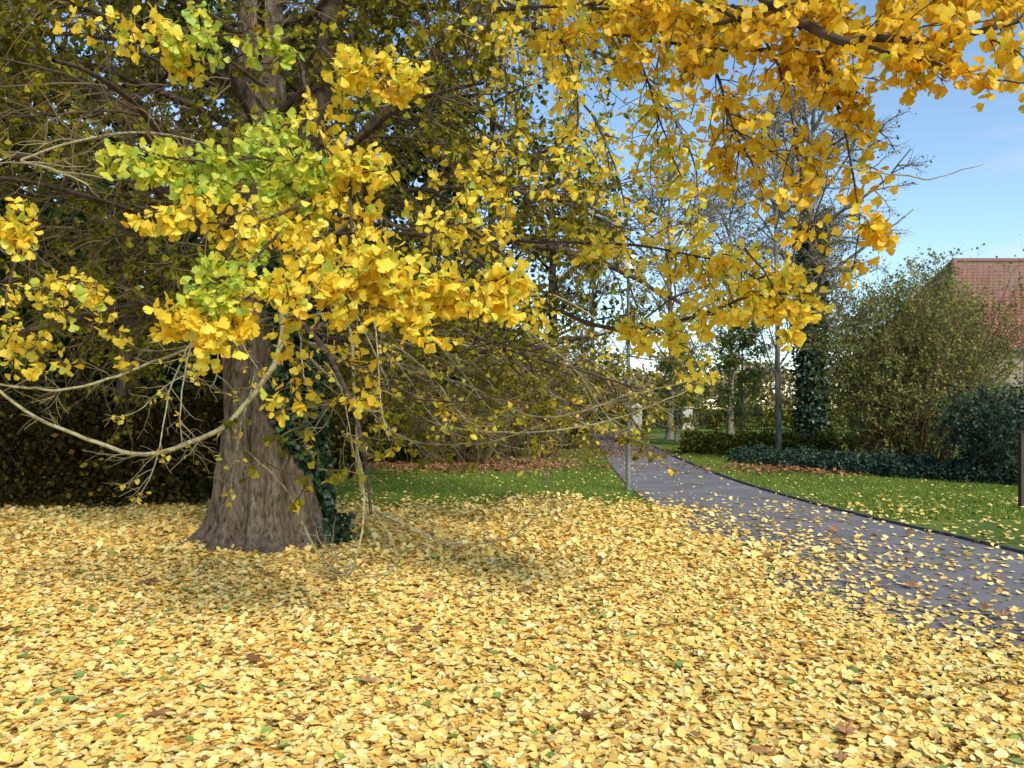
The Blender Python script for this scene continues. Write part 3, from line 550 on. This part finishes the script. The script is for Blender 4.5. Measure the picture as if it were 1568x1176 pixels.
# ------------------------------------------------------------------ gate pillars and railing
M_plas=mat_noise('cream_render',[(.3,(.46,.41,.32)),(.7,(.64,.60,.50))],(1,1,1),4,.9,.3,.01)
M_iron=mat_noise('painted_iron',[(.3,(.02,.03,.025)),(.7,(.05,.06,.05))],(1,1,1),10,.6,.1,.002)
for px,py in ((9.4,58),(13.3,58.5)):
    e=empty('gate_pillar')
    mesh_np('shaft',[(*box((px,py,.9),(.7,.7,1.4)),None,0),(*box((px,py,.1),(.85,.85,.2)),None,0),(*box((px,py,1.66),(.9,.9,.12)),None,0)],[M_plas],e)
    V=np.array([[-.4,-.4,0],[.4,-.4,0],[.4,.4,0],[-.4,.4,0],[0,0,.28]])+[px,py,1.722]
    mesh_np('cap',[(V,[[0,1,4],[1,2,4],[2,3,4],[3,0,4]],None,0)],[M_plas],e)
e=empty('iron_railing'); pr=[]
for a,b in (((9.9,58.1),(12.8,58.4)),((13.8,58.6),(24,60.5))):
    a=np.array(a);b=np.array(b); Ln=np.linalg.norm(b-a); k=int(Ln/.16); ang=math.atan2(b[1]-a[1],b[0]-a[0])
    for i in range(k+1):
        c=a+(b-a)*i/k; pr.append((*box((c[0],c[1],.7),(.025,.025,1.4)),None,0))
    c=(a+b)/2
    for zz in (.2,1.25): pr.append((*box((c[0],c[1],zz),(Ln,.05,.04),ang),None,0))
mesh_np('bars_and_rails',pr,[M_iron],e)

M_steel=mat_noise('galvanised_steel',[(.3,(.10,.105,.09)),(.7,(.18,.185,.16))],(1,1,1),12,.55,.1,.002)
def lathe(prof,c,S=20):
    a=np.arange(S)*2*math.pi/S; V=np.array([[c[0]+r*math.cos(t),c[1]+r*math.sin(t),c[2]+z] for r,z in prof for t in a]); m=len(prof)
    F=[[i*S+j,i*S+(j+1)%S,(i+1)*S+(j+1)%S,(i+1)*S+j] for i in range(m-1) for j in range(S)]; return V,np.array(F)
e=empty('street_lamp'); c=(2.27,15.,0)
mesh_np('pole',[(*lathe([(.075,0),(.075,.04),(.050,.05),(.050,.75),(.043,.8),(.034,3.6),(.032,4.2),(.0,4.2)],c),None,0)],[M_steel],e,True)
mesh_np('lantern',[(*lathe([(.03,4.2),(.10,4.26),(.13,4.30)],c),None,0),(*lathe([(.19,4.58),(.12,4.66),(.03,4.72),(0,4.73)],c),None,0)],[M_iron],e,True)
mesh_np('lamp_glass',[(*lathe([(.13,4.30),(.17,4.58),(.0,4.581)],c),None,0)],[M_white],e,True)
e=empty('wooden_post'); mesh_np('post',[(*box((8.16,12.3,.6),(.08,.08,1.2)),None,0),(*lathe([(.056,1.2),(.04,1.24),(0,1.25)],(8.16,12.3,0),4),None,0)],[M_door],e)

# ------------------------------------------------------------------ light, sky, camera
sd=nz(np.array([.42,-.80,0])); el=math.radians(36)
sun_dir=np.array([sd[0]*math.cos(el),sd[1]*math.cos(el),math.sin(el)])
su=bpy.data.lights.new('sun','SUN'); su.energy=3.8; su.angle=math.radians(12.0); su.color=(1,.93,.82)
so=bpy.data.objects.new('sun',su); sc.collection.objects.link(so); so.rotation_euler=Vector(sun_dir).to_track_quat('Z','Y').to_euler()
w=bpy.data.worlds.new("World"); sc.world=w; w.use_nodes=True; nt=w.node_tree; N=nt.nodes; L=nt.links
bg=N['Background']; sky=N.new('ShaderNodeTexSky'); sky.sky_type='NISHITA'; sky.sun_disc=False; sky.sun_elevation=el; sky.sun_rotation=math.atan2(sun_dir[0],sun_dir[1])
sky.air_density=1.0; sky.dust_density=.25; sky.ozone_density=1.2
ml=N.new('ShaderNodeMix'); ml.data_type='RGBA'; ml.blend_type='MULTIPLY'; ml.inputs[0].default_value=1; ml.inputs[7].default_value=(1.36,1.46,1.46,1); L.new(sky.outputs[0],ml.inputs[6])
tc=N.new('ShaderNodeTexCoord'); mp=N.new('ShaderNodeMapping'); mp.inputs['Scale'].default_value=(1.2,1.2,6); mp.inputs['Location'].default_value=(3,1,.4); L.new(tc.outputs['Generated'],mp.inputs[0])
cn=N.new('ShaderNodeTexNoise'); cn.inputs['Scale'].default_value=2.6; cn.inputs['Detail'].default_value=6; L.new(mp.outputs[0],cn.inputs['Vector'])
cf=ramp(nt,cn.outputs[0],[(.56,(0,0,0)),(.8,(.45,.45,.45))])
mx=N.new('ShaderNodeMix'); mx.data_type='RGBA'; L.new(cf,mx.inputs[0]); L.new(ml.outputs[2],mx.inputs[6]); mx.inputs[7].default_value=(6.4,5.7,6.2,1)
L.new(mx.outputs[2],bg.inputs[0]); bg.inputs[1].default_value=.15
cd=bpy.data.cameras.new('camera'); co=bpy.data.objects.new('camera',cd); sc.collection.objects.link(co); sc.camera=co
co.location=(0,0,1.6); co.rotation_euler=(math.radians(90),0,0); cd.sensor_width=36; cd.lens=36*.751; cd.shift_y=.0236; cd.clip_end=2000; cd.clip_start=.05
sc.view_settings.view_transform='Standard'; sc.view_settings.look='None'; sc.view_settings.exposure=0
